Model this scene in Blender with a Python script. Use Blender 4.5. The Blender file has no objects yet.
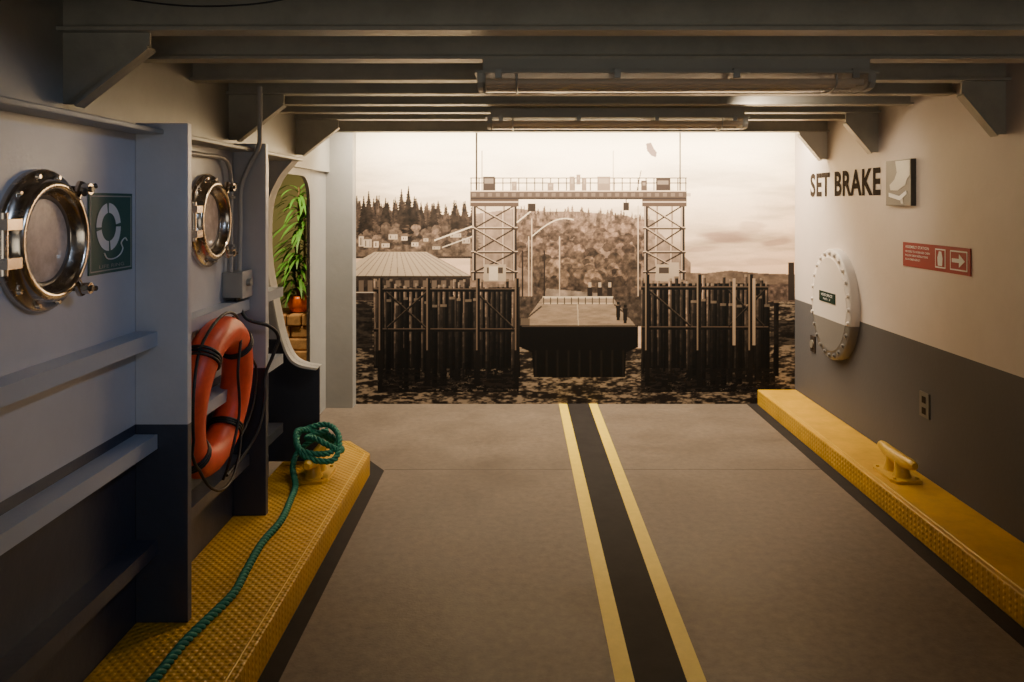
import bpy, bmesh, math, random
import numpy as np
from mathutils import Vector, Matrix
random.seed(7)
rng = np.random.default_rng(11)
scene = bpy.context.scene
COL = scene.collection

# ------------------------------------------------------------ materials
def mat(name, col, rough=0.5, metal=0.0, noise=0.0, nscale=8.0, bump=0.0, bscale=60.0, split=None, lowcol=None,
        coat=0.0, emit=None, estr=0.0, alpha=1.0, stretch=None, plate=False, rvar=0.0, noise2=0.0, nscale2=30.0, spec=0.5):
    m = bpy.data.materials.new(name); m.use_nodes = True
    nt = m.node_tree; N = nt.nodes; L = nt.links
    p = N['Principled BSDF']
    p.inputs['Roughness'].default_value = rough
    p.inputs['Metallic'].default_value = metal
    p.inputs['Coat Weight'].default_value = coat
    p.inputs['Alpha'].default_value = alpha
    p.inputs['Specular IOR Level'].default_value = spec
    if emit:
        p.inputs['Emission Color'].default_value = (*emit, 1); p.inputs['Emission Strength'].default_value = estr
    geo = N.new('ShaderNodeNewGeometry')
    pos = geo.outputs['Position']
    if stretch:
        vm = N.new('ShaderNodeVectorMath'); vm.operation = 'MULTIPLY'; vm.inputs[1].default_value = stretch
        L.new(pos, vm.inputs[0]); npos = vm.outputs[0]
    else: npos = pos
    rgb = N.new('ShaderNodeRGB'); rgb.outputs[0].default_value = (*col, 1); out = rgb.outputs[0]
    if split is not None:
        sx = N.new('ShaderNodeSeparateXYZ'); L.new(pos, sx.inputs[0])
        gt = N.new('ShaderNodeMath'); gt.operation = 'GREATER_THAN'; gt.inputs[1].default_value = split
        L.new(sx.outputs[2], gt.inputs[0])
        mx = N.new('ShaderNodeMix'); mx.data_type = 'RGBA'
        mx.inputs[6].default_value = (*lowcol, 1); L.new(out, mx.inputs[7]); L.new(gt.outputs[0], mx.inputs[0])
        out = mx.outputs[2]
    for amp, sc_ in ((noise, nscale), (noise2, nscale2)):
        if amp <= 0: continue
        nz = N.new('ShaderNodeTexNoise'); nz.inputs['Scale'].default_value = sc_; nz.inputs['Detail'].default_value = 8
        nz.inputs['Roughness'].default_value = 0.7
        L.new(npos, nz.inputs['Vector'])
        mr = N.new('ShaderNodeMapRange'); mr.inputs[1].default_value = 0.3; mr.inputs[2].default_value = 0.7
        mr.inputs[3].default_value = 1-amp; mr.inputs[4].default_value = 1+amp
        L.new(nz.outputs[0], mr.inputs[0])
        vm2 = N.new('ShaderNodeVectorMath'); vm2.operation = 'SCALE'
        L.new(out, vm2.inputs[0]); L.new(mr.outputs[0], vm2.inputs[3]); out = vm2.outputs[0]
        if rvar > 0 and amp == noise:
            mr2 = N.new('ShaderNodeMapRange'); mr2.inputs[1].default_value = 0.3; mr2.inputs[2].default_value = 0.7
            mr2.inputs[3].default_value = rough-rvar; mr2.inputs[4].default_value = rough+rvar
            L.new(nz.outputs[0], mr2.inputs[0]); L.new(mr2.outputs[0], p.inputs['Roughness'])
    L.new(out, p.inputs['Base Color'])
    if plate:
        mp = N.new('ShaderNodeMapping'); mp.inputs['Rotation'].default_value = (0, 0, math.radians(45))
        L.new(pos, mp.inputs['Vector'])
        vo = N.new('ShaderNodeTexVoronoi'); vo.inputs['Scale'].default_value = 38; vo.inputs['Randomness'].default_value = 0
        L.new(mp.outputs[0], vo.inputs['Vector'])
        mr3 = N.new('ShaderNodeMapRange'); mr3.inputs[1].default_value = 0.15; mr3.inputs[2].default_value = 0.42
        mr3.inputs[3].default_value = 1; mr3.inputs[4].default_value = 0
        L.new(vo.outputs['Distance'], mr3.inputs[0])
        bp = N.new('ShaderNodeBump'); bp.inputs['Strength'].default_value = 0.8; bp.inputs['Distance'].default_value = 0.005
        L.new(mr3.outputs[0], bp.inputs['Height']); L.new(bp.outputs[0], p.inputs['Normal'])
    elif bump > 0:
        nb = N.new('ShaderNodeTexNoise'); nb.inputs['Scale'].default_value = bscale; nb.inputs['Detail'].default_value = 3
        L.new(pos, nb.inputs['Vector'])
        bp = N.new('ShaderNodeBump'); bp.inputs['Strength'].default_value = bump; bp.inputs['Distance'].default_value = 0.01
        L.new(nb.outputs[0], bp.inputs['Height']); L.new(bp.outputs[0], p.inputs['Normal'])
    return m

SPL = 0.825
M_left = mat('left_paint', (0.50, 0.50, 0.53), 0.34, split=SPL, lowcol=(0.04, 0.045, 0.065), noise=0.06, nscale=3, bump=0.2, bscale=14)
M_leftup = mat('upper_paint', (0.34, 0.33, 0.29), 0.4, noise=0.08, nscale=4, bump=0.12, bscale=25)
M_ret = mat('return_wall_paint', (0.27, 0.26, 0.24), 0.45, noise=0.08, nscale=4, bump=0.1, bscale=25)
M_rail = mat('rail_paint', (0.38, 0.41, 0.47), 0.33, split=0.6, lowcol=(0.05, 0.055, 0.075), bump=0.08, bscale=30)
M_white = mat('white_paint', (0.60, 0.59, 0.56), 0.4, bump=0.05, bscale=30)
M_beam = mat('beam_paint', (0.37, 0.35, 0.29), 0.40, noise=0.16, nscale=5, bump=0.2, bscale=22)
M_right = mat('right_paint', (0.60, 0.525, 0.465), 0.6, split=0.837, lowcol=(0.092, 0.086, 0.086), noise=0.05, nscale=3, bump=0.08, bscale=45, spec=.3)
M_deck = mat('deck_paint', (0.22, 0.21, 0.18), 0.6)
M_floor = mat('concrete', (0.142, 0.108, 0.078), 0.5, noise=0.20, nscale=1.8, noise2=0.24, nscale2=24, bump=0.12, bscale=90, rvar=0.08, spec=.32)
M_joint = mat('floor_joint', (0.08, 0.062, 0.046), 0.7)
M_yline = mat('yellow_line_paint', (0.74, 0.53, 0.04), 0.5, noise=0.08, nscale=20)
M_black = mat('black_line_paint', (0.022, 0.018, 0.016), 0.7, noise=0.25, nscale=8, spec=.15)
M_yplate = mat('yellow_diamond_plate', (0.58, 0.32, 0.02), 0.36, noise=0.2, nscale=6, plate=True, spec=.4)
M_yel = mat('yellow_enamel', (0.64, 0.39, 0.03), 0.35, noise=0.12, nscale=14)
M_brass = mat('porthole_bronze', (0.70, 0.60, 0.48), 0.22, metal=1.0, noise=0.2, nscale=25, rvar=0.1)
M_dkmetal = mat('dark_metal', (0.10, 0.085, 0.07), 0.35, metal=0.8)
M_glass = mat('porthole_glass', (0.40, 0.31, 0.26), 0.15, noise=0.6, nscale=7, emit=(.5, .36, .27), estr=.06)  # opaque pane; faint emission put in to suggest a lit view behind
M_gdark = mat('porthole_reveal', (0.12, 0.09, 0.07), 0.3)
M_ring = mat('lifering_orange', (0.78, 0.085, 0.03), 0.42, noise=0.14, nscale=14, bump=0.1, bscale=40)
M_cable = mat('black_rubber', (0.012, 0.012, 0.013), 0.45)
M_rope = mat('green_rope', (0.012, 0.18, 0.12), 0.7, noise=0.35, nscale=70)
M_conduit = mat('conduit_paint', (0.36, 0.35, 0.34), 0.35)
M_box = mat('junction_box_metal', (0.34, 0.34, 0.32), 0.35, metal=0.5)
M_green = mat('sign_green', (0.012, 0.085, 0.06), 0.4)
M_swhite = mat('sign_white', (0.70, 0.70, 0.68), 0.5)
M_red = mat('sign_red', (0.30, 0.022, 0.018), 0.5, spec=.2)
M_sgrey = mat('sign_grey', (0.075, 0.068, 0.06), 0.45, spec=.3)
M_txt = mat('text_brown', (0.035, 0.026, 0.02), 0.9, spec=.05)
M_dgreen = mat('label_green', (0.01, 0.025, 0.018), 0.7, spec=.1)
M_lens = mat('lens_plastic', (0.55, 0.42, 0.30), 0.10, alpha=0.36)
M_tube = mat('lamp_tube_glass', (0.78, 0.68, 0.56), 0.2)
M_leaf = mat('leaf_green', (0.10, 0.28, 0.04), 0.4, noise=0.4, nscale=12)
M_stem = mat('plant_stem', (0.16, 0.1, 0.05), 0.8)
M_pot = mat('orange_pot_glaze', (0.75, 0.14, 0.02), 0.3)
M_rock = mat('stacked_stone', (0.50, 0.27, 0.12), 0.8, noise=0.4, nscale=14, bump=0.5, bscale=20)
M_sroom = mat('side_room_paint', (0.30, 0.28, 0.13), 0.7)
M_outlet = mat('outlet_plate', (0.16, 0.14, 0.11), 0.5, spec=.3)

# ------------------------------------------------------------ builder
class B:
    def __init__(s, name):
        s.name = name; s.bm = bmesh.new(); s.mats = []
    def mi(s, m):
        if m not in s.mats: s.mats.append(m)
        return s.mats.index(m)
    def add(s, vs, fs, m, smooth=False):
        k = s.mi(m); bv = [s.bm.verts.new(v) for v in vs]
        for f in fs:
            try:
                bf = s.bm.faces.new([bv[i] for i in f]); bf.material_index = k; bf.smooth = smooth
            except ValueError: pass
        return bv
    def box(s, x0, x1, y0, y1, z0, z1, m, mtx=None):
        vs = [(x, y, z) for x in (x0, x1) for y in (y0, y1) for z in (z0, z1)]
        if mtx: vs = [mtx @ Vector(v) for v in vs]
        s.add(vs, [(0,1,3,2),(4,6,7,5),(0,4,5,1),(2,3,7,6),(0,2,6,4),(1,5,7,3)], m)
    def prism(s, poly, axis, a, b, m):
        def P(u, v, w):
            return {'x': (w, u, v), 'y': (u, w, v), 'z': (u, v, w)}[axis]
        n = len(poly)
        vs = [P(u, v, a) for u, v in poly] + [P(u, v, b) for u, v in poly]
        fs = [tuple(range(n)), tuple(range(2*n-1, n-1, -1))] + [(i, (i+1) % n, n+(i+1) % n, n+i) for i in range(n)]
        s.add(vs, fs, m)
    def tube(s, pts, r, m, closed=False, seg=10, caps=True):
        pts = [Vector(p) for p in pts]; n = len(pts)
        rr = r if isinstance(r, (list, tuple)) else [r]*n
        T = []
        for i in range(n):
            if closed: t = pts[(i+1) % n]-pts[i-1]
            else: t = pts[min(i+1, n-1)]-pts[max(i-1, 0)]
            T.append(t.normalized())
        up = Vector((0, 0, 1)) if abs(T[0].z) < 0.9 else Vector((1, 0, 0))
        nrm = (up-T[0]*up.dot(T[0])).normalized()
        vs = []
        for i in range(n):
            nrm = (nrm-T[i]*nrm.dot(T[i])).normalized(); bn = T[i].cross(nrm)
            for j in range(seg):
                a = 2*math.pi*j/seg
                vs.append(pts[i]+(nrm*math.cos(a)+bn*math.sin(a))*rr[i])
        fs = []
        rng_ = n if closed else n-1
        for i in range(rng_):
            i2 = (i+1) % n
            for j in range(seg):
                j2 = (j+1) % seg
                fs.append((i*seg+j, i*seg+j2, i2*seg+j2, i2*seg+j))
        s.add(vs, fs, m, True)
        if not closed and caps:
            s.add(vs[:seg], [tuple(range(seg-1, -1, -1))], m); s.add(vs[-seg:], [tuple(range(seg))], m)
    def cyl(s, p0, p1, r0, m, r1=None, seg=20):
        s.tube([p0, p1], [r0, r0 if r1 is None else r1], m, seg=seg)
    def lathe(s, prof, org, axis, m, seg=48, sc=(1, 1), smooth=True):
        axis = Vector(axis).normalized(); org = Vector(org)
        u = Vector((0, 0, 1)) if abs(axis.z) < 0.9 else Vector((1, 0, 0)); v = axis.cross(u)
        vs = []
        for r, h in prof:
            for j in range(seg):
                a = 2*math.pi*j/seg
                vs.append(org+axis*h+u*(math.cos(a)*r*sc[0])+v*(math.sin(a)*r*sc[1]))
        fs = []
        for i in range(len(prof)-1):
            for j in range(seg):
                j2 = (j+1) % seg
                fs.append((i*seg+j, i*seg+j2, (i+1)*seg+j2, (i+1)*seg+j))
        s.add(vs, fs, m, smooth)
    def disc(s, r, h, org, axis, m, seg=48, sc=(1, 1)):
        axis = Vector(axis).normalized(); org = Vector(org)
        u = Vector((0, 0, 1)) if abs(axis.z) < 0.9 else Vector((1, 0, 0)); v = axis.cross(u)
        vs = [org+axis*h+u*(math.cos(2*math.pi*j/seg)*r*sc[0])+v*(math.sin(2*math.pi*j/seg)*r*sc[1]) for j in range(seg)]
        s.add(vs, [tuple(range(seg))], m)
    def plane_poly(s, pts, org, right, up, m, d0=0, d1=0.002):
        org = Vector(org); right = Vector(right); up = Vector(up); nr = right.cross(up)
        n = len(pts)
        vs = [org+right*a+up*b+nr*d0 for a, b in pts]+[org+right*a+up*b+nr*d1 for a, b in pts]
        fs = [tuple(range(n)), tuple(range(2*n-1, n-1, -1))]+[(i, (i+1) % n, n+(i+1) % n, n+i) for i in range(n)]
        s.add(vs, fs, m)
    def text(s, txt, org, right, up, w, h, m, d=0.0015, bold=0.0):
        cu = bpy.data.curves.new('t', 'FONT'); cu.body = txt; cu.extrude = 0.0; cu.resolution_u = 4; cu.offset = bold
        if bold: cu.space_character = 1.06
        ob = bpy.data.objects.new('t', cu); COL.objects.link(ob)
        dg = bpy.context.evaluated_depsgraph_get(); dg.update()
        me = bpy.data.meshes.new_from_object(ob.evaluated_get(dg))
        xs = [v.co.x for v in me.vertices]; ys = [v.co.y for v in me.vertices]
        x0, x1, y0, y1 = min(xs), max(xs), min(ys), max(ys)
        org = Vector(org); right = Vector(right); up = Vector(up); nr = right.cross(up)
        vs = [org+right*((v.co.x-x0)/(x1-x0)*w)+up*((v.co.y-y0)/(y1-y0)*h)+nr*d for v in me.vertices]
        s.add(vs, [tuple(p.vertices) for p in me.polygons], m)
        bpy.data.objects.remove(ob); bpy.data.curves.remove(cu); bpy.data.meshes.remove(me)
    def finish(s, bevel=0, recalc=True):
        if recalc: bmesh.ops.recalc_face_normals(s.bm, faces=s.bm.faces[:])
        me = bpy.data.meshes.new(s.name); s.bm.to_mesh(me); s.bm.free()
        for m in s.mats: me.materials.append(m)
        ob = bpy.data.objects.new(s.name, me); COL.objects.link(ob)
        if bevel:
            md = ob.modifiers.new('bevel', 'BEVEL'); md.width = bevel; md.segments = 2; md.limit_method = 'ANGLE'; md.angle_limit = math.radians(50)
        return ob

def catmull(pts, k=8, closed=False):
    pts = [Vector(p) for p in pts]; n = len(pts); out = []
    R = range(n) if closed else range(n-1)
    for i in R:
        if closed: p0, p1, p2, p3 = pts[i-1], pts[i], pts[(i+1) % n], pts[(i+2) % n]
        else: p0, p1, p2, p3 = pts[max(i-1, 0)], pts[i], pts[i+1], pts[min(i+2, n-1)]
        for j in range(k):
            t = j/k
            out.append(0.5*((2*p1)+(-p0+p2)*t+(2*p0-5*p1+4*p2-p3)*t*t+(-p0+3*p1-3*p2+p3)*t**3))
    if not closed: out.append(pts[-1])
    return out

def resample(pts, step):
    out = [pts[0]]; acc = 0
    for a, b in zip(pts, pts[1:]):
        d = (b-a).length
        while acc+d >= step:
            t = (step-acc)/d; a = a.lerp(b, t); out.append(a); d = (b-a).length; acc = 0
            if d < 1e-9: break
        acc += d
    return out

# ------------------------------------------------------------ room shell
WL, WR, YB, ZB = -1.34, 2.205, 6.37, 2.15
b = B('floor'); b.box(-4, 2.5, -1.5, 9.2, -0.1, 0, M_floor); b.finish()
b = B('wall_right'); b.box(WR, 2.4, -1.5, YB+0.15, 0, 2.27, M_right); b.finish()
b = B('wall_back'); b.box(-1.29, WR, YB+0.01, YB+0.15, 0, 2.27, M_white); b.finish()
b = B('wall_left'); b.box(-1.5, WL, -1.5, 4.30, 0, 1.84, M_left); b.finish()
b = B('wall_left_upper'); b.box(-1.6, -1.47, -1.5, 6.24, 1.84, 2.27, M_leftup); b.finish()
b = B('wall_doorway')
b.box(-1.525, -1.5, 5.77, 6.24, 0, 1.84, M_ret)
arc = [(5.77, 1.84), (5.77, 1.62)]+[(5.77-0.2*(1-math.cos(a)), 1.62+0.17*math.sin(a)) for a in [math.pi/2*i/8 for i in range(1, 9)]]+[(4.3, 1.79), (4.3, 1.84)]
b.prism(arc, 'x', -1.525, -1.5, M_leftup)
b.finish()
b = B('wall_return'); b.box(-1.6, -1.29, 6.24, YB+0.15, 0, 2.27, M_ret); b.finish()
b = B('ceiling'); b.box(-1.6, 2.4, -1.5, YB+0.15, 2.27, 2.33, M_deck); b.finish()
b = B('wall_side_room')
b.box(-4, -1.6, 9.0, 9.15, 0, 2.6, M_sroom); b.box(-4.1, -4, 3.5, 9.15, 0, 2.6, M_sroom)
b.box(-1.6, -1.5, YB+0.15, 9.0, 0, 2.6, M_sroom); b.box(-4, -1.6, 3.5, 3.6, 0, 2.6, M_sroom)
b.box(-4.1, -1.6, 3.5, 9.15, 2.6, 2.66, M_sroom); b.finish()

# ceiling beams
BY = [0.6, 1.1, 1.6, 2.08, 2.59, 3.1, 3.62, 4.07, 4.5, 4.9, 5.3]
b = B('ceiling_beams')
for y in BY:
    b.box(-1.47, WR, y-0.006, y+0.006, ZB+0.012, 2.27, M_beam)
    b.box(-1.47, WR, y-0.045, y+0.045, ZB, ZB+0.012, M_beam)
b.box(-1.47, WR, 5.70, 5.715, 2.115, 2.27, M_beam); b.box(-1.47, WR, 5.66, 5.75, 2.105, 2.115, M_beam)
b.finish()
b = B('ceiling_brackets')
for y in (2.59, 4.07, 5.3):
    b.prism([(-1.47, ZB), (-1.47, 1.92), (-1.42, 1.92), (-1.19, 2.10), (-1.19, ZB)], 'y', y-0.006, y+0.006, M_beam)
    b.prism([(-1.42, 1.92), (-1.42, 1.91), (-1.185, 2.094), (-1.19, 2.104)], 'y', y-0.03, y+0.03, M_beam)
for y in (3.62, 4.9, 5.71):
    b.prism([(WR, ZB), (WR, 1.91), (WR-0.05, 1.91), (WR-0.2, 2.09), (WR-0.2, ZB)], 'y', y-0.0055, y+0.0055, M_beam if y < 5.5 else M_white)
    b.prism([(WR-0.05, 1.91), (WR-0.05, 1.90), (WR-0.205, 2.084), (WR-0.2, 2.094)], 'y', y-0.03, y+0.03, M_beam if y < 5.5 else M_white)
b.finish()
b = B('trim_stringer'); b.box(-1.47, -1.24, -1.5, 4.62, 1.84, 1.858, M_leftup); b.finish(0.004)

b = B('trim_rails')
for z in (1.15, 0.79, 0.42):
    b.box(WL, -1.274, -1.5, 4.3, z-0.012, z, M_rail); b.box(-1.274, -1.262, -1.5, 4.3, z-0.05, z, M_rail)
b.finish()
CH = 0.13
b = B('hull_frame_post'); b.box(WL, -1.156, 2.80, 2.835, CH, 1.88, M_left); b.finish(0.003)
b = B('hull_frame_post'); b.box(WL, -1.185, 3.76, 3.795, CH, 1.88, M_left); b.finish(0.003)
b = B('hull_gusset_frame')
path = catmull([(-1.27, 1.84, 0), (-1.35, 1.74, 0), (-1.41, 1.58, 0), (-1.415, 1.3, 0), (-1.375, 1.05, 0), (-1.335, 0.86, 0), (-1.29, 0.74, 0), (-1.23, 0.69, 0), (-1.13, 0.67, 0)], 5)
pl = [(p.x, p.y) for p in path]
b.prism(pl+[(-1.13, CH), (-1.5, CH), (-1.5, 1.84)], 'y', 4.55, 4.565, M_left)
for (a, c), (d, e) in zip(pl, pl[1:]):
    b.add([(a, 4.50, c), (a, 4.62, c), (d, 4.62, e), (d, 4.50, e), (a-.008, 4.50, c-.012), (a-.008, 4.62, c-.012), (d-.008, 4.62, e-.012), (d-.008, 4.50, e-.012)],
          [(0,1,2,3),(4,7,6,5),(0,3,7,4),(1,5,6,2),(0,4,5,1),(3,2,6,7)], M_white)
b.finish()

# curbs
b = B('curb_left')
b.prism([(WL, -1.5), (-0.87, -1.5), (-0.87, 4.70), (-1.04, 4.95), (WL, 4.95)], 'z', 0, CH, M_yplate)
b.tube([(-0.90, -1.4, CH-.002), (-0.90, 4.69, CH-.002), (-1.06, 4.92, CH-.002)], 0.005, M_yel, seg=8)
b.finish(0.006)
b = B('curb_right'); b.box(1.90, WR, -1.5, YB-0.02, 0, 0.12, M_yplate)
b.tube([(1.93, -1.4, .118), (1.93, 6.33, .118)], 0.005, M_yel, seg=8); b.finish(0.006)
b = B('floor_center_line')
b.box(0.39, 0.565, -1.5, YB, 0, 0.0015, M_black)
b.box(0.325, 0.39, -1.5, YB, 0, 0.002, M_yline); b.box(0.565, 0.63, -1.5, YB, 0, 0.002, M_yline); b.finish()
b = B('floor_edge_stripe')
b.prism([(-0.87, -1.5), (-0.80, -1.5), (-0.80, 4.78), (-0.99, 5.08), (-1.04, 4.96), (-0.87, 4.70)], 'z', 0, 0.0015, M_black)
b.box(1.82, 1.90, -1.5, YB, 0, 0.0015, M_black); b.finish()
b = B('floor_joint'); b.box(-.80, .325, 4.80, 4.808, 0, .0006, M_joint); b.box(.63, 1.82, 4.80, 4.808, 0, .0006, M_joint); b.finish()

# ------------------------------------------------------------ mural
SC = 2.0; X0, X1, Y0, Y1 = 353.0, 795.0, 118.0, 404.0
W = int((X1-X0)*SC); H = int((Y1-Y0)*SC)
PX = X0+(np.arange(W)+0.5)/SC; PY = Y0+(np.arange(H)+0.5)/SC
img = np.zeros((H, W, 3))
GX, GY = np.meshgrid(PX, PY)
def vnoise(sx, sy, seed):
    r = np.random.default_rng(seed)
    nx = int((X1-X0)/sx)+3; ny = int((Y1-Y0)/sy)+3
    g = r.random((ny, nx)); fx = (GX-X0)/sx; fy = (GY-Y0)/sy
    ix = fx.astype(int); iy = fy.astype(int); tx = fx-ix; ty = fy-iy
    tx = tx*tx*(3-2*tx); ty = ty*ty*(3-2*ty)
    return (g[iy, ix]*(1-tx)+g[iy, ix+1]*tx)*(1-ty)+(g[iy+1, ix]*(1-tx)+g[iy+1, ix+1]*tx)*ty
def fbm(sx, sy, seed, o=4):
    t = 0; a = 1; n = 0
    for i in range(o): t = t+a*vnoise(max(sx/2**i, 0.6), max(sy/2**i, 0.6), seed+i); n += a; a *= 0.55
    return t/n
def polymask(pts):
    xs = [p[0] for p in pts]; ys = [p[1] for p in pts]
    i0 = max(0, int((min(ys)-Y0)*SC)-1); i1 = min(H, int((max(ys)-Y0)*SC)+2)
    j0 = max(0, int((min(xs)-X0)*SC)-1); j1 = min(W, int((max(xs)-X0)*SC)+2)
    if i1 <= i0 or j1 <= j0: return None, (0, 0, 0, 0)
    gx = GX[i0:i1, j0:j1]; gy = GY[i0:i1, j0:j1]; ins = np.zeros(gx.shape, bool); n = len(pts)
    for k in range(n):
        xa, ya = pts[k]; xb, yb = pts[(k+1) % n]
        if ya == yb: continue
        c = ((ya > gy) != (yb > gy)) & (gx < (xb-xa)*(gy-ya)/(yb-ya)+xa)
        ins ^= c
    return ins, (i0, i1, j0, j1)
def poly(pts, col, a=1.0, tex=None):
    ins, (i0, i1, j0, j1) = polymask(pts)
    if i1 == 0: return
    sub = img[i0:i1, j0:j1]; c = np.array(col)[None, None, :]
    if tex is not None: c = c*tex[i0:i1, j0:j1, None]
    sub[ins] = (sub*(1-a)+c*a)[ins]
def rect(x0, y0, x1, y1, col, a=1.0, tex=None): poly([(x0, y0), (x1, y0), (x1, y1), (x0, y1)], col, a, tex)
def line(p, q, w, col, a=1.0):
    dx, dy = q[0]-p[0], q[1]-p[1]; l = math.hypot(dx, dy) or 1; nx, ny = -dy/l*w/2, dx/l*w/2
    poly([(p[0]+nx, p[1]+ny), (q[0]+nx, q[1]+ny), (q[0]-nx, q[1]-ny), (p[0]-nx, p[1]-ny)], col, a)
R = random.Random(5)
def vary(c, lo, hi):
    k = R.uniform(lo, hi); return tuple(v*k for v in c)
t = np.clip((GY-133)/140, 0, 1)[..., None]
img[:] = np.array([1., .95, .86])*(1-t)+np.array([.95, .81, .70])*t
cl = fbm(110, 20, 3, 5); cl2 = fbm(60, 9, 133, 4)
k = np.clip((cl-0.45)*3.2, 0, 1)*np.clip((GY-140)/40, 0, 1)
img *= (1-0.17*k)[..., None]
k = np.clip((cl2-0.52)*4, 0, 1)*np.clip((GY-165)/30, 0, 1)
img *= (1-0.12*k)[..., None]
lt = np.clip((480-GX)/130, 0, 1)*np.clip((GY-150)/60, 0, 1)
img *= (1-0.08*lt)[..., None]
for cx, cy, rx, ry, a in ((724, 233, 30, 7, .50), (752, 226, 16, 4, .2), (776, 238, 18, 4, .38), (700, 246, 22, 4, .25), (712, 262, 30, 4, .15), (765, 262, 28, 6, .18)):
    d = ((GX-cx)/rx)**2+((GY-cy-24*(cl-.5))/ry)**2
    kk = np.clip((1-d)*1.5, 0, 1)[..., None]*a
    img[:] = img*(1-kk)+np.array([.50, .39, .36])*kk
fol = 0.6+0.8*fbm(7, 6, 20, 4)
fol2 = 0.45+1.1*fbm(3.4, 3.4, 40, 3)
def conifer(x, top, base, w, col):
    n = max(4, int((base-top)/2.6)); Lp = []; Rp = []
    for i in range(n+1):
        f = i/n; y = top+(base-top)*f; hw = w*f*0.5
        Lp.append((x-hw*R.uniform(.7, 1.25), y)); Rp.append((x+hw*R.uniform(.7, 1.25), y))
        Lp.append((x-hw*0.6, y+0.4)); Rp.append((x+hw*0.6, y+0.4))
    poly([(x, top-1.5)]+Rp+Lp[::-1], col, 1, fol2)
hill = [(468, 214), (515, 208), (545, 211), (575, 211), (600, 213), (625, 215), (650, 224), (690, 262), (690, 300), (468, 300)]
poly(hill, (.50, .42, .37), 1, fol)
for i in range(110):
    x = R.uniform(516, 650); tp = 211+max(0, x-600)*0.14+R.uniform(-7, 4)
    conifer(x, tp, tp+R.uniform(18, 28), R.uniform(7, 12), vary((.42, .35, .305), .8, 1.2))
for i in range(170):
    y = 222+i*.26; x = R.uniform(518, 652); rr = R.uniform(4, 7)
    poly([(x+rr*math.cos(a)*R.uniform(.8, 1.2), y+rr*.9*math.sin(a)) for a in [j*math.pi/6 for j in range(12)]], vary((.42, .345, .30), .6, 1.3), .85, fol2)
poly([(530, 268), (545, 258), (575, 254), (600, 264), (640, 264), (640, 298), (530, 298)], (.33, .275, .24), 1, fol2)
for i in range(60):
    y = 256+i*.5; x = R.uniform(534, 640); rr = R.uniform(4, 8)
    poly([(x+rr*math.cos(a)*R.uniform(.8, 1.2), y+rr*math.sin(a)) for a in [j*math.pi/6 for j in range(12)]], vary((.38, .315, .27), .6, 1.35), 1, fol2)
poly([(545, 288), (600, 293), (600, 300), (540, 300)], (.62, .55, .50), .7, fol)
poly([(353, 212), (380, 210), (410, 212), (440, 214), (470, 216), (470, 258), (353, 258)], (.22, .185, .165), 1, fol)
for i in range(110):
    x = R.uniform(351, 472); tp = 203+R.uniform(-10, 8)+(5 if x > 425 else 0)
    conifer(x, tp, tp+R.uniform(26, 40), R.uniform(11, 18), vary((.23, .19, .165), .65, 1.4))
for x, y in ((361, 194), (366, 189), (383, 196), (399, 187), (406, 184), (412, 194), (430, 202), (452, 198), (461, 202)):
    conifer(x, y, y+40, 16, vary((.17, .14, .12), .8, 1.2))
poly([(353, 238), (390, 232), (440, 236), (470, 233), (470, 256), (353, 256)], (.42, .355, .31), .85, fol2)
for i in range(60):
    x = R.uniform(353, 470); y = R.uniform(226, 246); rr = R.uniform(2.5, 5)
    poly([(x+rr*1.2*math.cos(a)*R.uniform(.8, 1.2), y+rr*math.sin(a)) for a in [j*math.pi/5 for j in range(10)]], vary((.34, .285, .25), .65, 1.35), 1, fol2)
for x, y, w, h in ((356, 236, 5, 10), (361, 239, 8, 8), (371, 241, 5, 6), (379, 243, 8, 4), (386, 234, 9, 5), (399, 236, 6, 4), (409, 242, 7, 4), (421, 238, 5, 3), (448, 233, 11, 4), (430, 246, 8, 3), (460, 238, 8, 5)):
    rect(x, y, x+w, y+h, vary((.78, .70, .63), .85, 1.08)); poly([(x-1, y), (x+w*.4, y-3), (x+w+1, y)], (.42, .36, .32)); rect(x+1.5, y+1.2, x+2.5, y+h-1, (.35, .3, .27)); rect(x+w-2.2, y+1.2, x+w-1.4, y+h-1, (.35, .3, .27))
line((432, 240), (470, 226), 1.4, (.85, .78, .7)); line((440, 247), (470, 236), 1.0, (.8, .73, .66))
poly([(685, 272), (705, 273), (730, 270), (760, 273), (795, 274), (795, 286), (685, 286)], (.42, .355, .31), 1, fol)
# water
wt = fbm(16, 3.4, 60, 4); wt2 = fbm(5, 1.5, 70, 3)
wm = (GY > 300) & ((GX < 372) | (GX > 768) | (GY > 348))
v = np.clip((wt2*0.55+wt*0.45-0.45)*5.5, 0, 1)
wc = np.array([.15, .125, .11])[None, None]*(1-v[..., None])+np.array([.60, .53, .46])[None, None]*v[..., None]
img[wm] = wc[wm]
rect(353, 286, 372, 301, (.33, .28, .25), 1, fol2); rect(768, 284, 795, 301, (.36, .30, .27), 1, fol2)
# terminal building
poly([(353, 275), (353, 262), (372, 251.5), (424, 251.5), (468, 276), (353, 277)], (.76, .68, .60))
for i in range(16):
    line((374+i*3.4, 252), (346+i*8.2, 276), 0.7, (.55, .48, .43))
line((353, 276.5), (469, 276.5), 2.2, (.22, .185, .165))
rect(353, 277.5, 468, 300, (.20, .165, .145), 1, fol2)
for i in range(12): rect(356+i*9.2, 280, 361+i*9.2, 292, (.42, .36, .32))
line((353, 292), (380, 292), 1.2, (.75, .68, .62))
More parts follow.
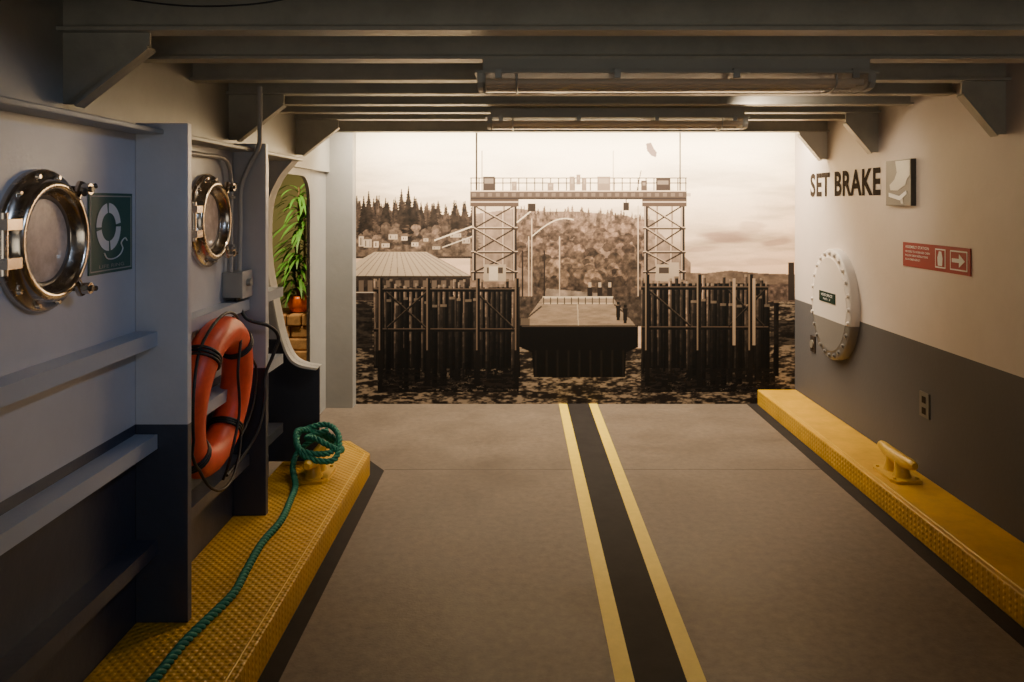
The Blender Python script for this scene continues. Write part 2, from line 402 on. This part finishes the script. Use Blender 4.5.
# gantry
D = (.19, .155, .135); G = (.50, .43, .38); LG = (.74, .65, .58)
for cx0, cx1 in ((469, 516), (642, 685)):
    rect(cx0+2, 205, cx1-2, 280, (.62, .54, .48), .45)
    for k, x in enumerate((cx0+3, cx0+14, cx1-14, cx1-3)):
        line((x, 200), (x, 280), 3.6 if k in (0, 3) else 2.0, D if k in (0, 3) else G)
        line((x-1, 200), (x-1, 280), 0.9, LG)
    for y in (205, 228, 252, 272): line((cx0, y), (cx1, y), 2.2, D); line((cx0, y-1), (cx1, y-1), .8, LG)
    for ya, yb in ((205, 228), (228, 252), (252, 272)):
        line((cx0+3, ya), (cx1-3, yb), 1.7, D); line((cx1-3, ya), (cx0+3, yb), 1.5, D); line((cx0+3, ya-1), (cx1-3, yb-1), .7, LG)
    rect(cx0+13, 264, cx1-12, 281, (.66, .59, .52)); rect(cx0+16, 267, cx1-15, 273, (.28, .235, .21))
    rect(cx0-1, 197, cx1+1, 206, (.30, .245, .215)); line((cx0-1, 201.5), (cx1+1, 201.5), .9, LG)
rect(468, 190, 686, 198, (.30, .25, .22)); line((468, 190.5), (686, 190.5), 1.3, (.78, .69, .61)); line((468, 198), (686, 198), 1.6, D)
for i in range(28): rect(470+i*8, 192.5, 474+i*8, 196, (.5, .43, .38), .5)
for y in (177.5, 182.5): line((468, y), (686, y), 0.8, D)
for i in range(28): line((469+i*8, 177), (469+i*8, 190), 0.8, D)
for x, y, w, h in ((481, 176, 12, 14), (510, 181, 5, 9), (546, 182, 6, 8), (568, 176, 5, 14), (575, 174, 4, 10), (581, 177, 4, 13), (596, 176, 13, 14), (640, 180, 6, 10), (655, 178, 14, 12)):
    rect(x, y, x+w, y+h, R.choice([(.30, .25, .22), (.22, .18, .16), (.5, .43, .38)])); rect(x+1.5, y+2, x+w-1.5, y+h*.5, (.66, .59, .52), .5)
line((474.5, 118), (474.5, 190), 1.6, D); line((679.5, 118), (679.5, 190), 1.5, D); line((480, 150), (480, 190), .8, G); line((612, 150), (612, 190), .6, G, .6)
poly([(645, 143), (650, 142), (653, 148), (656, 152), (655, 157), (650, 155), (646, 150)], (.50, .43, .40))
line((636, 190), (640, 170), .9, D)
for x, tp in ((530, 218), (527, 236), (558, 236), (637, 205)): line((x, tp), (x, 300), 1.3, (.76, .67, .59))
prev = (530, 236)
for i in range(1, 12):
    tt = i/11; q = (530+42*tt, 236-18*math.sin(tt*math.pi*0.62)); line(prev, q, 1.1, (.84, .76, .67)); prev = q
line((515, 222), (530, 210), 1.2, (.84, .76, .67)); rect(526, 203, 534, 211, D)
for x in (521, 543): line((x, 250), (x, 300), 1.5, D)
rect(622, 202, 628, 210, D); line((625, 198), (625, 204), 1, D)
rect(518, 296, 640, 326, (.30, .255, .225), 1, fol2)
poly([(540, 298), (612, 298), (634, 325), (520, 325)], (.62, .54, .47), 1, 0.85+0.3*fbm(10, 2, 90, 3))
line((541, 297), (612, 297), 2, (.84, .77, .69)); line((541, 303), (613, 303), 1.3, (.82, .74, .66)); line((540, 306), (520, 322), 1.6, (.3, .255, .225)); line((613, 304), (634, 322), 1.6, (.3, .255, .225))
for i in range(11): line((542+i*7, 297), (542+i*7, 304), 1, (.3, .255, .225))
line((576, 304), (577, 325), 1, (.85, .78, .7), .7)
for x in (586, 596, 606): rect(x, 287, x+5, 296, (.18, .15, .135)); rect(x+1, 282, x+4, 287, (.7, .62, .55))
for x, y in ((617, 303), (624, 306)):
    poly([(x+1.8*math.cos(a), y+1.8*math.sin(a)) for a in [j*math.pi/4 for j in range(8)]], (.12, .10, .085)); poly([(x-2.4, y+2), (x+2.4, y+2), (x+2, y+9), (x+1.6, y+17), (x-1.6, y+17), (x-2, y+9)], (.14, .115, .10))
rect(519, 318, 528, 345, (.42, .365, .32))
poly([(518, 325), (637, 325), (637, 347), (625, 352), (624, 377), (532, 377), (530, 352), (518, 347)], (.05, .042, .037))
for i in range(9): line((534+i*11, 350), (534+i*11, 377), 2, (.12, .10, .085))
line((520, 326), (636, 326), 1.4, (.34, .29, .25))
def piles(xa, xb, top, bot, step, lo, hi, wmul=0.8, seed=1, base=True):
    r = random.Random(seed); x = xa
    if base: rect(xa, top+6, xb, bot-8, (.06, .05, .043))
    while x < xb:
        w = step*r.uniform(.6, .95)*wmul; c = r.uniform(lo, hi); tp = top+r.uniform(-3, 7); bt = bot+r.uniform(-12, 4); lean = r.uniform(-1.2, 1.2)
        n = 6
        for j in range(n):
            ya = tp+(bt-tp)*j/n; yb = tp+(bt-tp)*(j+1)/n; g = 1.15-.95*j/n
            cc = c*g; xo = x+lean*j/n
            rect(xo, ya, xo+w, yb, (cc, cc*.85, cc*.75)); rect(xo, ya, xo+w*.38, yb, (min(1, cc*1.8), min(1, cc*1.53), cc*1.35), .85, fol2)
        rect(x+w*.8, tp, x+w, bt, (.03, .025, .02), .8); rect(x, tp, x+w, tp+2.5, (.62, .54, .47), .6)
        x += step*r.uniform(.85, 1.3)
piles(371, 517, 281, 376, 5.0, .10, .34, seed=2)
piles(384, 472, 298, 384, 8.5, .05, .15, seed=4, base=False)
piles(640, 768, 277, 376, 5.0, .10, .36, seed=3)
piles(690, 776, 298, 386, 8.5, .05, .15, seed=6, base=False)
for xa, xb, y in ((371, 517, 290), (371, 517, 330), (640, 768, 288), (640, 768, 328)):
    line((xa, y), (xb, y), 3, (.07, .06, .052)); line((xa, y-1.6), (xb, y-1.6), .8, (.36, .30, .26))
for p, q_ in (((384, 292), (424, 328)), ((424, 292), (384, 328)), ((474, 292), (512, 328)), ((648, 290), (690, 326)), ((728, 290), (764, 326)), ((764, 290), (728, 326))):
    line(p, q_, 2.2, (.09, .075, .065)); line((p[0], p[1]-1), (q_[0], q_[1]-1), .6, (.34, .29, .25))
for x in (376, 424, 474, 513): rect(x, 278, x+4, 386, (.09, .075, .065)); rect(x, 278, x+1.3, 350, (.44, .37, .32))
for x in (644, 696, 748): rect(x, 274, x+4.5, 386, (.09, .075, .065)); rect(x, 274, x+1.5, 350, (.5, .43, .37))
for x in (732, 752): rect(x, 278, x+3, 345, (.62, .54, .47))
rect(487, 266, 496, 280, (.80, .73, .66)); rect(668, 262, 678, 276, (.68, .61, .54))
rect(353, 306, 370, 348, (.12, .10, .09), .75, fol2); rect(788, 262, 794, 300, (.2, .17, .155)); rect(770, 320, 795, 345, (.14, .12, .11), .6, fol2)
m = (GY > 368) & (GY < 392) & (((GX > 375) & (GX < 517)) | ((GX > 640) & (GX < 775))) & (wt2 > 0.46)
img[m] = np.array([.08, .066, .058])
img *= (1+(rng.random((H, W, 1))-0.5)*0.05)
img = np.clip(img, 0.01, 1)**1.1
img[..., 2] *= .97
lin = np.where(img <= 0.04045, img/12.92, ((img+0.055)/1.055)**2.4)
verts = np.zeros((H, W, 3), np.float32)
xx = np.linspace(-1.29, WR, W); zz = np.linspace(2.27, 0.0, H)
verts[..., 0] = xx[None, :]; verts[..., 1] = YB; verts[..., 2] = zz[:, None]
me = bpy.data.meshes.new('mural_ferry_terminal')
idx = np.arange(H*W).reshape(H, W)
q = np.stack([idx[1:, :-1], idx[1:, 1:], idx[:-1, 1:], idx[:-1, :-1]], -1).reshape(-1, 4)
me.vertices.add(H*W); me.vertices.foreach_set('co', verts.ravel())
me.loops.add(q.size); me.loops.foreach_set('vertex_index', q.ravel().astype(np.int32))
me.polygons.add(len(q)); me.polygons.foreach_set('loop_start', np.arange(0, q.size, 4, dtype=np.int32))
me.update(calc_edges=True)
ca = me.color_attributes.new('Col', 'FLOAT_COLOR', 'POINT')
rgba = np.ones((H*W, 4), np.float32); rgba[:, :3] = lin.reshape(-1, 3)
ca.data.foreach_set('color', rgba.ravel())
mm = bpy.data.materials.new('mural_print'); mm.use_nodes = True
at = mm.node_tree.nodes.new('ShaderNodeAttribute'); at.attribute_name = 'Col'
pb = mm.node_tree.nodes['Principled BSDF']; pb.inputs['Roughness'].default_value = 0.8; pb.inputs['Specular IOR Level'].default_value = 0.15
mm.node_tree.links.new(at.outputs['Color'], pb.inputs['Base Color'])
me.materials.append(mm)
mo = bpy.data.objects.new('mural_ferry_terminal', me); COL.objects.link(mo)

# ------------------------------------------------------------ portholes
def porthole(y, z):
    b = B('porthole_window')
    o = (WL, y, z); A = (1, 0, 0)
    b.disc(.142, .012, o, A, M_glass)
    b.lathe([(.141, .013), (.141, .016), (.118, .016), (.116, .013)], o, A, M_gdark)
    b.lathe([(.200, 0), (.200, .016), (.194, .022), (.172, .022), (.170, .045), (.163, .055), (.148, .055), (.142, .045), (.140, .024), (.128, .020), (.126, .013)], o, A, M_brass, seg=64)
    for i in range(12):
        a = 2*math.pi*(i+.5)/12
        p = Vector((WL+.02, y+math.cos(a)*.184, z+math.sin(a)*.184)); b.cyl(p, p+Vector((.012, 0, 0)), .009, M_brass, .006, seg=10)
    for a in (math.radians(52), math.radians(-52)):
        c = Vector((WL+.05, y+math.cos(a)*.18, z+math.sin(a)*.18)); rad = Vector((0, math.cos(a), math.sin(a)))
        b.cyl(c-rad*.03, c+rad*.025, .014, M_brass, seg=14)
        b.cyl(c+rad*.005-Vector((.05, 0, 0)), c+rad*.005+Vector((.04, 0, 0)), .009, M_dkmetal, seg=12)
        e = c+rad*.005+Vector((.012, 0, 0)); b.cyl(e, e+Vector((.022, 0, 0)), .017, M_brass, seg=14)
        tn = Vector((0, 0.9, .35 if a > 0 else -.1)).normalized()
        b.tube(catmull([e-tn*.04+Vector((.022, 0, 0)), e+Vector((.01, 0, 0)), e+tn*.03+Vector((.022, 0, 0))], 5), .008, M_dkmetal, seg=8)
    for s in (-.05, .05):
        b.box(WL+.02, WL+.055, y-.225, y-.165, z+s-.014, z+s+.014, M_brass)
    b.cyl((WL+.035, y-.212, z-.08), (WL+.035, y-.212, z+.08), .012, M_brass, seg=14)
    return b.finish()
porthole(2.24, 1.495)
porthole(3.43, 1.525)

b = B('life_ring_sign')
o = (WL+.004, 2.49, 1.372); Rr = (0, 1, 0); U = (0, 0, 1)
b.box(WL, WL+.004, 2.49, 2.77, 1.372, 1.632, M_green)
for x0, x1, z0, z1 in ((.012, .268, .008, .012), (.012, .268, .248, .252), (.008, .012, .008, .252), (.268, .272, .008, .252)):
    b.plane_poly([(x0, z0), (x1, z0), (x1, z1), (x0, z1)], o, Rr, U, M_leftup, 0, .001)
ctr = (.12, .15)
for i in range(40):
    a0, a1 = 2*math.pi*i/40, 2*math.pi*(i+1)/40
    gap = (i % 10) in (0,)
    b.add([Vector(o)+Vector((.0015, ctr[0]+rr*math.cos(a), ctr[1]+rr*math.sin(a))) for rr, a in ((.078, a0), (.078, a1), (.046, a1), (.046, a0))], [(0, 1, 2, 3)], M_green if gap else M_swhite)
sq = catmull([(WL+.006, 2.49+x, 1.372+z) for x, z in ((.09, .066), (.11, .048), (.15, .045), (.19, .055), (.21, .075), (.20, .095), (.225, .11), (.24, .10))], 6)
b.tube(sq, .0022, M_swhite, seg=6)
b.text('LIFE RING', (WL+.004, 2.55, 1.390), Rr, U, .16, .011, M_leftup)
b.finish()

# ------------------------------------------------------------ life ring
LC = Vector((-1.245, 3.28, 0.81)); Rm, rt = .258, .066
b = B('life_ring')
pts = [LC+Vector((0.03*math.sin(a), Rm*math.cos(a), Rm*math.sin(a))) for a in [2*math.pi*i/64 for i in range(64)]]
b.tube(pts, rt, M_ring, closed=True, seg=20)
for a in (math.pi/4, 3*math.pi/4, 5*math.pi/4, 7*math.pi/4):
    for da in (-.05, 0, .05):
        c = LC+Vector((0.03*math.sin(a), Rm*math.cos(a+da), Rm*math.sin(a+da))); rad = Vector((0, math.cos(a+da), math.sin(a+da)))
        b.tube([c+rad*math.cos(t)*(rt+.004)+Vector((1, 0, 0))*math.sin(t)*(rt+.004) for t in [2*math.pi*i/20 for i in range(20)]], .006, M_cable, closed=True, seg=6)
gr = []
for i in range(48):
    a = 2*math.pi*i/48+math.pi/4
    ph = (i % 12)/12
    sg = .05*math.sin(ph*math.pi) if 20 < i < 44 else .015*math.sin(ph*math.pi)
    gr.append(LC+Vector((.03+.02*math.sin(ph*math.pi), (Rm+rt+sg)*math.cos(a), (Rm+rt+sg)*math.sin(a))))
b.tube(gr, .006, M_cable, closed=True, seg=8)
b.tube(catmull([LC+Vector((.02, .16, .30)), LC+Vector((.075, .10, .25)), LC+Vector((.09, .02, .1)), LC+Vector((.085, .05, -.08)), LC+Vector((.075, -.02, -.24)), LC+Vector((.03, .02, -.35))], 8), .006, M_cable, seg=8)
b.box(WL, -1.30, 3.25, 3.31, 1.13, 1.138, M_dkmetal)
b.finish()

b = B('electrical_conduit')
cx = WL+.03
b.tube(catmull([(cx, 2.9, 1.80), (cx, 3.3, 1.80), (cx, 3.54, 1.80), (cx, 3.62, 1.77), (cx, 3.65, 1.70), (cx, 3.65, 1.5), (cx, 3.65, 1.286)], 6), .010, M_conduit, seg=12)
b.tube(catmull([(-1.20, 3.72, 2.14), (-1.20, 3.72, 1.95), (-1.21, 3.73, 1.86), (-1.26, 3.73, 1.76), (-1.29, 3.72, 1.66), (-1.29, 3.715, 1.5), (-1.29, 3.70, 1.286)], 6), .011, M_conduit, seg=12)
for z in (1.62, 1.4): b.box(WL, WL+.045, 3.635, 3.665, z, z+.012, M_box)
b.finish()
b = B('junction_box')
b.box(WL, -1.25, 3.62, 3.745, 1.17, 1.285, M_box); b.box(-1.25, -1.245, 3.615, 3.75, 1.165, 1.29, M_conduit)
b.cyl((-1.245, 3.68, 1.235), (-1.225, 3.68, 1.235), .018, M_box); b.cyl((-1.29, 3.68, 1.17), (-1.29, 3.68, 1.15), .014, M_dkmetal)
b.finish(0.003)
b = B('power_cable')
b.tube(catmull([(-1.29, 3.68, 1.15), (-1.24, 3.66, 1.07), (-1.15, 3.70, 1.03), (-1.12, 3.74, .97), (-1.14, 3.72, .89), (-1.17, 3.70, .80), (-1.16, 3.66, .70), (-1.17, 3.6, .58), (-1.2, 3.5, .5), (-1.22, 3.35, .46)], 8), .008, M_cable, seg=8)
b.finish()

# ------------------------------------------------------------ cleats
def cleat(x, y, z, s=1.0, h=1.0):
    b = B('mooring_cleat')
    b.prism([(x-.085*s, y-.10*s), (x-.065*s, y-.14*s), (x+.065*s, y-.14*s), (x+.085*s, y-.10*s), (x+.085*s, y+.10*s), (x+.065*s, y+.14*s), (x-.065*s, y+.14*s), (x-.085*s, y+.10*s)], 'z', z, z+.015*s, M_yel)
    for d in (-.055, .055):
        b.tube([(x, y+d*s, z+.01), (x, y+d*s, z+.03*h), (x, y+d*.95*s, z+.06*h), (x, y+d*.9*s, z+.095*h)], [.052*s, .042*s, .035*s, .036*s], M_yel, seg=16)
    hp = catmull([(x, y-.20*s, z+.112*h), (x, y-.15*s, z+.108*h), (x, y-.08*s, z+.10*h), (x, y, z+.098*h), (x, y+.08*s, z+.10*h), (x, y+.15*s, z+.108*h), (x, y+.20*s, z+.112*h)], 3)
    n = len(hp)
    b.tube(hp, [.016+.020*math.sin(math.pi*i/(n-1))**.6 for i in range(n)], M_yel, seg=14)
    for dx in (-.06, .06):
        for dy in (-.10, .10): b.cyl((x+dx*s, y+dy*s, z+.015*s), (x+dx*s, y+dy*s, z+.024*s), .01*s, M_yel, seg=6)
    return b.finish()
cleat(2.06, 4.35, .12, 1.0, 1.0)
cleat(-1.09, 4.32, CH, 1.0, 1.0)

def rope(b, pts, R_, m):
    pts = resample(pts, .010); n = len(pts)
    T = [(pts[min(i+1, n-1)]-pts[max(i-1, 0)]).normalized() for i in range(n)]
    nrm = Vector((0, 0, 1)) if abs(T[0].z) < .9 else Vector((1, 0, 0))
    fr = []
    for i in range(n):
        nrm = (nrm-T[i]*nrm.dot(T[i])).normalized(); fr.append((nrm.copy(), T[i].cross(nrm)))
    for k in range(3):
        q = []
        for i in range(n):
            a = 2*math.pi*(i*.010/.08+k/3); q.append(pts[i]+(fr[i][0]*math.cos(a)+fr[i][1]*math.sin(a))*R_*.55)
        b.tube(q, R_*.5, m, seg=7)
b = B('mooring_rope')
RZ = CH+.016
track = [(-1.128, 2.25, RZ), (-1.11, 2.45, RZ), (-1.105, 2.64, RZ), (-1.085, 2.79, RZ), (-1.06, 2.98, RZ), (-1.075, 3.16, RZ), (-1.095, 3.42, RZ), (-1.085, 3.66, RZ), (-1.115, 3.93, RZ), (-1.14, 4.10, RZ+.01)]
cx_, cy_, cz_ = -1.09, 4.32, CH
track += [(cx_-.12, cy_-.02, cz_+.05), (cx_-.12, cy_+.10, cz_+.10), (cx_, cy_+.13, cz_+.18), (cx_+.10, cy_+.05, cz_+.17), (cx_+.09, cy_-.10, cz_+.15), (cx_-.05, cy_-.12, cz_+.17),
          (cx_-.11, cy_+.06, cz_+.21), (cx_+.02, cy_+.14, cz_+.235), (cx_+.12, cy_+.02, cz_+.20), (cx_+.12, cy_-.12, cz_+.12), (cx_-.03, cy_-.14, cz_+.15), (cx_-.11, cy_+.02, cz_+.23), (cx_-.02, cy_+.13, cz_+.19),
          (cx_+.11, cy_+.08, cz_+.13), (cx_+.13, cy_-.05, cz_+.15), (cx_+.02, cy_-.08, cz_+.22), (cx_-.06, cy_+.05, cz_+.19), (cx_+.05, cy_+.09, cz_+.22)]
rope(b, catmull(track, 10), .0165, M_rope)
b.finish()

# ------------------------------------------------------------ right wall items
RR = (0, -1, 0); UU = (0, 0, 1)
b = B('set_brake_lettering')
b.text('SET BRAKE', (WR, 6.03, 1.645), RR, UU, 1.17, .175, M_txt, .002, bold=.032)
b.finish()
b = B('brake_sign_plate')
y0, z0 = 4.73, 1.585
b.box(WR-.03, WR, y0-.30, y0, z0, z0+.262, M_sgrey)
o = (WR-.03, y0, z0)
b.plane_poly([(.12, .255), (.29, .255), (.29, .17), (.26, .15), (.24, .115), (.15, .085), (.06, .09), (.05, .12), (.11, .15), (.14, .19)], o, RR, UU, M_leftup, 0, .002)
b.plane_poly([(.04, .075), (.17, .055), (.25, .085), (.255, .065), (.175, .03), (.04, .052)], o, RR, UU, M_swhite, 0, .0025)
b.plane_poly([(.17, .055), (.20, .06), (.22, .01), (.19, .01)], o, RR, UU, M_leftup, 0, .002)
b.finish(0.002)
b = B('evacuation_sign')
y0, z0 = 4.57, 1.243
b.box(WR-.006, WR, y0-.68, y0, z0, z0+.135, M_red); o = (WR-.006, y0, z0)
def T(s, x, y, w, h): b.text(s, (WR-.006, y0-x, z0+y), RR, UU, w, h, M_swhite, .0012, bold=.01)
T('ASSEMBLY STATION', .03, .104, .26, .015); T('PROCEED TO PASSENGER CABIN', .03, .080, .27, .011); T('FOLLOW CREW INSTRUCTIONS', .03, .058, .25, .011); T('IN AN EMERGENCY', .03, .036, .17, .011)
b.plane_poly([(.355, .018), (.455, .018), (.455, .118), (.355, .118)], o, RR, UU, M_swhite, 0, .001)
b.plane_poly([(.362, .025), (.448, .025), (.448, .111), (.362, .111)], o, RR, UU, M_red, 0, .002)
b.plane_poly([(.385, .03), (.425, .03), (.43, .07), (.418, .105), (.395, .105), (.38, .07)], o, RR, UU, M_swhite, 0, .003)
b.plane_poly([(.50, .018), (.655, .018), (.655, .118), (.50, .118)], o, RR, UU, M_swhite, 0, .001)
b.plane_poly([(.507, .025), (.648, .025), (.648, .111), (.507, .111)], o, RR, UU, M_red, 0, .002)
b.plane_poly([(.52, .058), (.585, .058), (.585, .035), (.637, .068), (.585, .101), (.585, .078), (.52, .078)], o, RR, UU, M_swhite, 0, .003)
b.finish()
M_hatch = mat('hatch_paint', (0.62, 0.56, 0.50), 0.4, split=.80, lowcol=(.17, .155, .14), bump=.05, bscale=40)
b = B('manhole_hatch')
hc = Vector((WR, 5.50, .905))
SCL = (1.10, 1.0)
b.lathe([(.345, 0), (.345, .05), (.338, .06), (.30, .062), (.29, .070)], hc, (-1, 0, 0), M_hatch, seg=72, sc=SCL)
b.disc(.29, .070, hc, (-1, 0, 0), M_hatch, seg=72, sc=SCL)
for i in range(24):
    a = 2*math.pi*i/24; p = hc+Vector((-.058, math.cos(a)*.318, math.sin(a)*.318*1.10))
    b.cyl(p, p+Vector((-.006, 0, 0)), .019, M_hatch, seg=14); b.cyl(p+Vector((-.006, 0, 0)), p+Vector((-.018, 0, 0)), .012, M_hatch, seg=6)
b.box(WR-.075, WR-.070, 5.38, 5.66, .915, .985, M_dgreen)
b.text('VOID SPACE', (WR-.075, 5.62, .955), RR, UU, .20, .018, M_swhite); b.text('NO. 3', (WR-.075, 5.58, .93), RR, UU, .12, .014, M_swhite)
b.finish()
b = B('wall_receptacle'); b.box(WR-.01, WR, 5.92, 6.01, .49, .61, M_txt); b.cyl((WR-.01, 5.965, .55), (WR-.02, 5.965, .55), .03, M_outlet); b.finish(0.002)
b = B('electrical_outlet'); b.box(WR-.008, WR, 4.28, 4.38, .44, .575, M_outlet)
for z in (.475, .535): b.box(WR-.011, WR-.008, 4.31, 4.35, z-.018, z+.018, M_txt)
b.finish(0.002)

# ------------------------------------------------------------ light fixtures
def fixture(y, x0, x1):
    b = B('fluorescent_light_fixture')
    b.box(x0+.02, x1-.02, y-.075, y+.075, 2.105, ZB, M_leftup)
    b.box(x0-.01, x1+.01, y-.092, y+.092, 2.095, 2.105, M_leftup)
    prof = [(y-.085, 2.095), (y-.082, 2.06), (y-.065, 2.042), (y-.03, 2.036), (y+.03, 2.036), (y+.065, 2.042), (y+.082, 2.06), (y+.085, 2.095)]
    n = len(prof); vs = [(x0+.02, a, c) for a, c in prof]+[(x1-.02, a, c) for a, c in prof]
    b.add(vs, [(i, i+1, n+i+1, n+i) for i in range(n-1)], M_lens, True)
    b.prism(prof, 'x', x0, x0+.03, M_leftup); b.prism(prof, 'x', x1-.03, x1, M_leftup)
    for d in (-.035, .035): b.cyl((x0+.03, y+d, 2.068), (x1-.03, y+d, 2.068), .013, M_tube, seg=14)
    k = 4
    for i in range(k):
        xc = x0+.08+(x1-x0-.16)*i/(k-1)
        for d in (-.09, .09): b.box(xc-.012, xc+.012, y+d-.006, y+d+.006, 2.075, 2.11, M_box)
    for xc in (x0+.15, x1-.15): b.tube([(xc, a, c-.004) for a, c in prof], .004, M_box, seg=6)
    b.finish()
fixture(3.13, -.155, 1.364)
fixture(4.72, -.18, 1.336)
b = B('ceiling_wire'); b.tube(catmull([(-1.05, 2.08, 2.143), (-1.0, 2.08, 2.128), (-.85, 2.08, 2.112), (-.68, 2.08, 2.118), (-.55, 2.08, 2.143)], 8), .0025, M_cable, seg=6); b.finish()

# ------------------------------------------------------------ side room plant
b = B('stone_planter')
r = random.Random(3)
for row in range(5):
    z = row*.113; x = -2.55
    while x < -1.85:
        w = r.uniform(.12, .24); b.box(x, min(x+w-.01, -1.83), 7.45+r.uniform(-.02, .02), 7.95, z, z+.108, M_rock); x += w
b.finish(0.015)
b = B('dracaena_plant')
PXc = -2.09
b.lathe([(.001, .57), (.075, .57), (.10, .63), (.105, .69), (.09, .72), (.08, .72), (.07, .70), (0.001, .70)], (PXc, 7.62, 0), (0, 0, 1), M_pot, seg=32)
for sx, sy, hh in ((PXc, 7.62, 1.3), (PXc-.05, 7.66, 1.05), (PXc+.05, 7.65, 1.55), (PXc-.02, 7.7, 1.75)):
    b.tube([(PXc, 7.62, .7), (sx, sy, .9), (sx, sy, hh)], .012, M_stem, seg=8)
    for i in range(60):
        z = hh-r.random()*.42
        a = r.uniform(0, 2*math.pi); Ln = r.uniform(.2, .38); w = .020; d = Vector((math.cos(a), math.sin(a), 0)); sd = Vector((-math.sin(a), math.cos(a), 0)); up0 = r.uniform(.2, .85)
        L_ = []
        for k in range(6):
            t = k/5; c = Vector((sx, sy, z))+d*Ln*t*(1-.2*up0)+Vector((0, 0, 1))*(Ln*(up0*t-.75*t*t)); ww = w*(1-t)**.5*(0.5+t) if k < 5 else .001
            L_ += [c-sd*ww, c+sd*ww]
        b.add(L_, [(2*k, 2*k+1, 2*k+3, 2*k+2) for k in range(5)], M_leaf, True)
b.finish(recalc=False)

# ------------------------------------------------------------ lights
def area(name, loc, tgt, sx, sy, e, col, spread=180):
    l = bpy.data.lights.new(name, 'AREA'); l.shape = 'RECTANGLE'; l.size = sx; l.size_y = sy; l.energy = e; l.color = col; l.spread = math.radians(spread)
    o = bpy.data.objects.new(name, l); o.location = loc
    o.rotation_euler = (Vector(tgt)-Vector(loc)).to_track_quat('-Z', 'Y').to_euler(); COL.objects.link(o); return o
def spot(name, loc, tgt, e, col, ang=120, blend=.9, rad=.05):
    l = bpy.data.lights.new(name, 'SPOT'); l.energy = e; l.color = col; l.spot_size = math.radians(ang); l.spot_blend = blend; l.shadow_soft_size = rad
    o = bpy.data.objects.new(name, l); o.location = loc
    o.rotation_euler = (Vector(tgt)-Vector(loc)).to_track_quat('-Z', 'Y').to_euler(); COL.objects.link(o); return o
area('wall_wash_lamp', (.45, 5.95, 2.245), (.45, 6.37, 1.3), 3.4, .05, 150, (1, .85, .65), 150)
spot('ceiling_spot_floor', (.2, 3.85, 2.22), (.2, 4.4, 0), 34, (1, .78, .54), 110, 1.0)
spot('ceiling_spot_brake', (1.2, 4.30, 2.24), (2.2, 5.1, 1.35), 30, (1, .82, .64), 90, 1.0)
spot('ceiling_spot_near', (.5, 2.85, 2.15), (.3, 3.4, 0), 5, (1, .77, .55), 100, 1.0)
spot('ceiling_spot_curb', (-.3, 3.85, 2.22), (-1.2, 3.8, .5), 17, (1, .86, .7), 90)
spot('left_wall_cool_fill', (.4, 1.85, 2.22), (-1.34, 2.75, 1.3), 25, (.46, .64, 1.0), 72, 1.0)  # added bluish fill for the left wall, in place of ambient from behind
spot('side_room_lamp', (-2.1, 6.7, 2.5), (-2.2, 7.7, .8), 170, (1, .80, .45), 130, rad=.1)
area('beam_fill_light', (.4, -1.45, 1.1), (.4, 4.0, 2.35), 3.0, 1.6, 7, (1, .93, .78), 100)  # added fill behind the camera, aimed up to brighten the ceiling beams
w = bpy.data.worlds.new('World'); scene.world = w; w.use_nodes = True
w.node_tree.nodes['Background'].inputs[0].default_value = (.50, .66, 1, 1); w.node_tree.nodes['Background'].inputs[1].default_value = .10

# ------------------------------------------------------------ camera
cam = bpy.data.cameras.new('camera'); cam.sensor_width = 36; cam.lens = 800/1024*36
cam.shift_x = -6/1024; cam.shift_y = -138/1024; cam.clip_start = .05
co = bpy.data.objects.new('camera', cam); co.location = (0, 0, 1.6); co.rotation_euler = (math.pi/2, 0, 0)
COL.objects.link(co); scene.camera = co
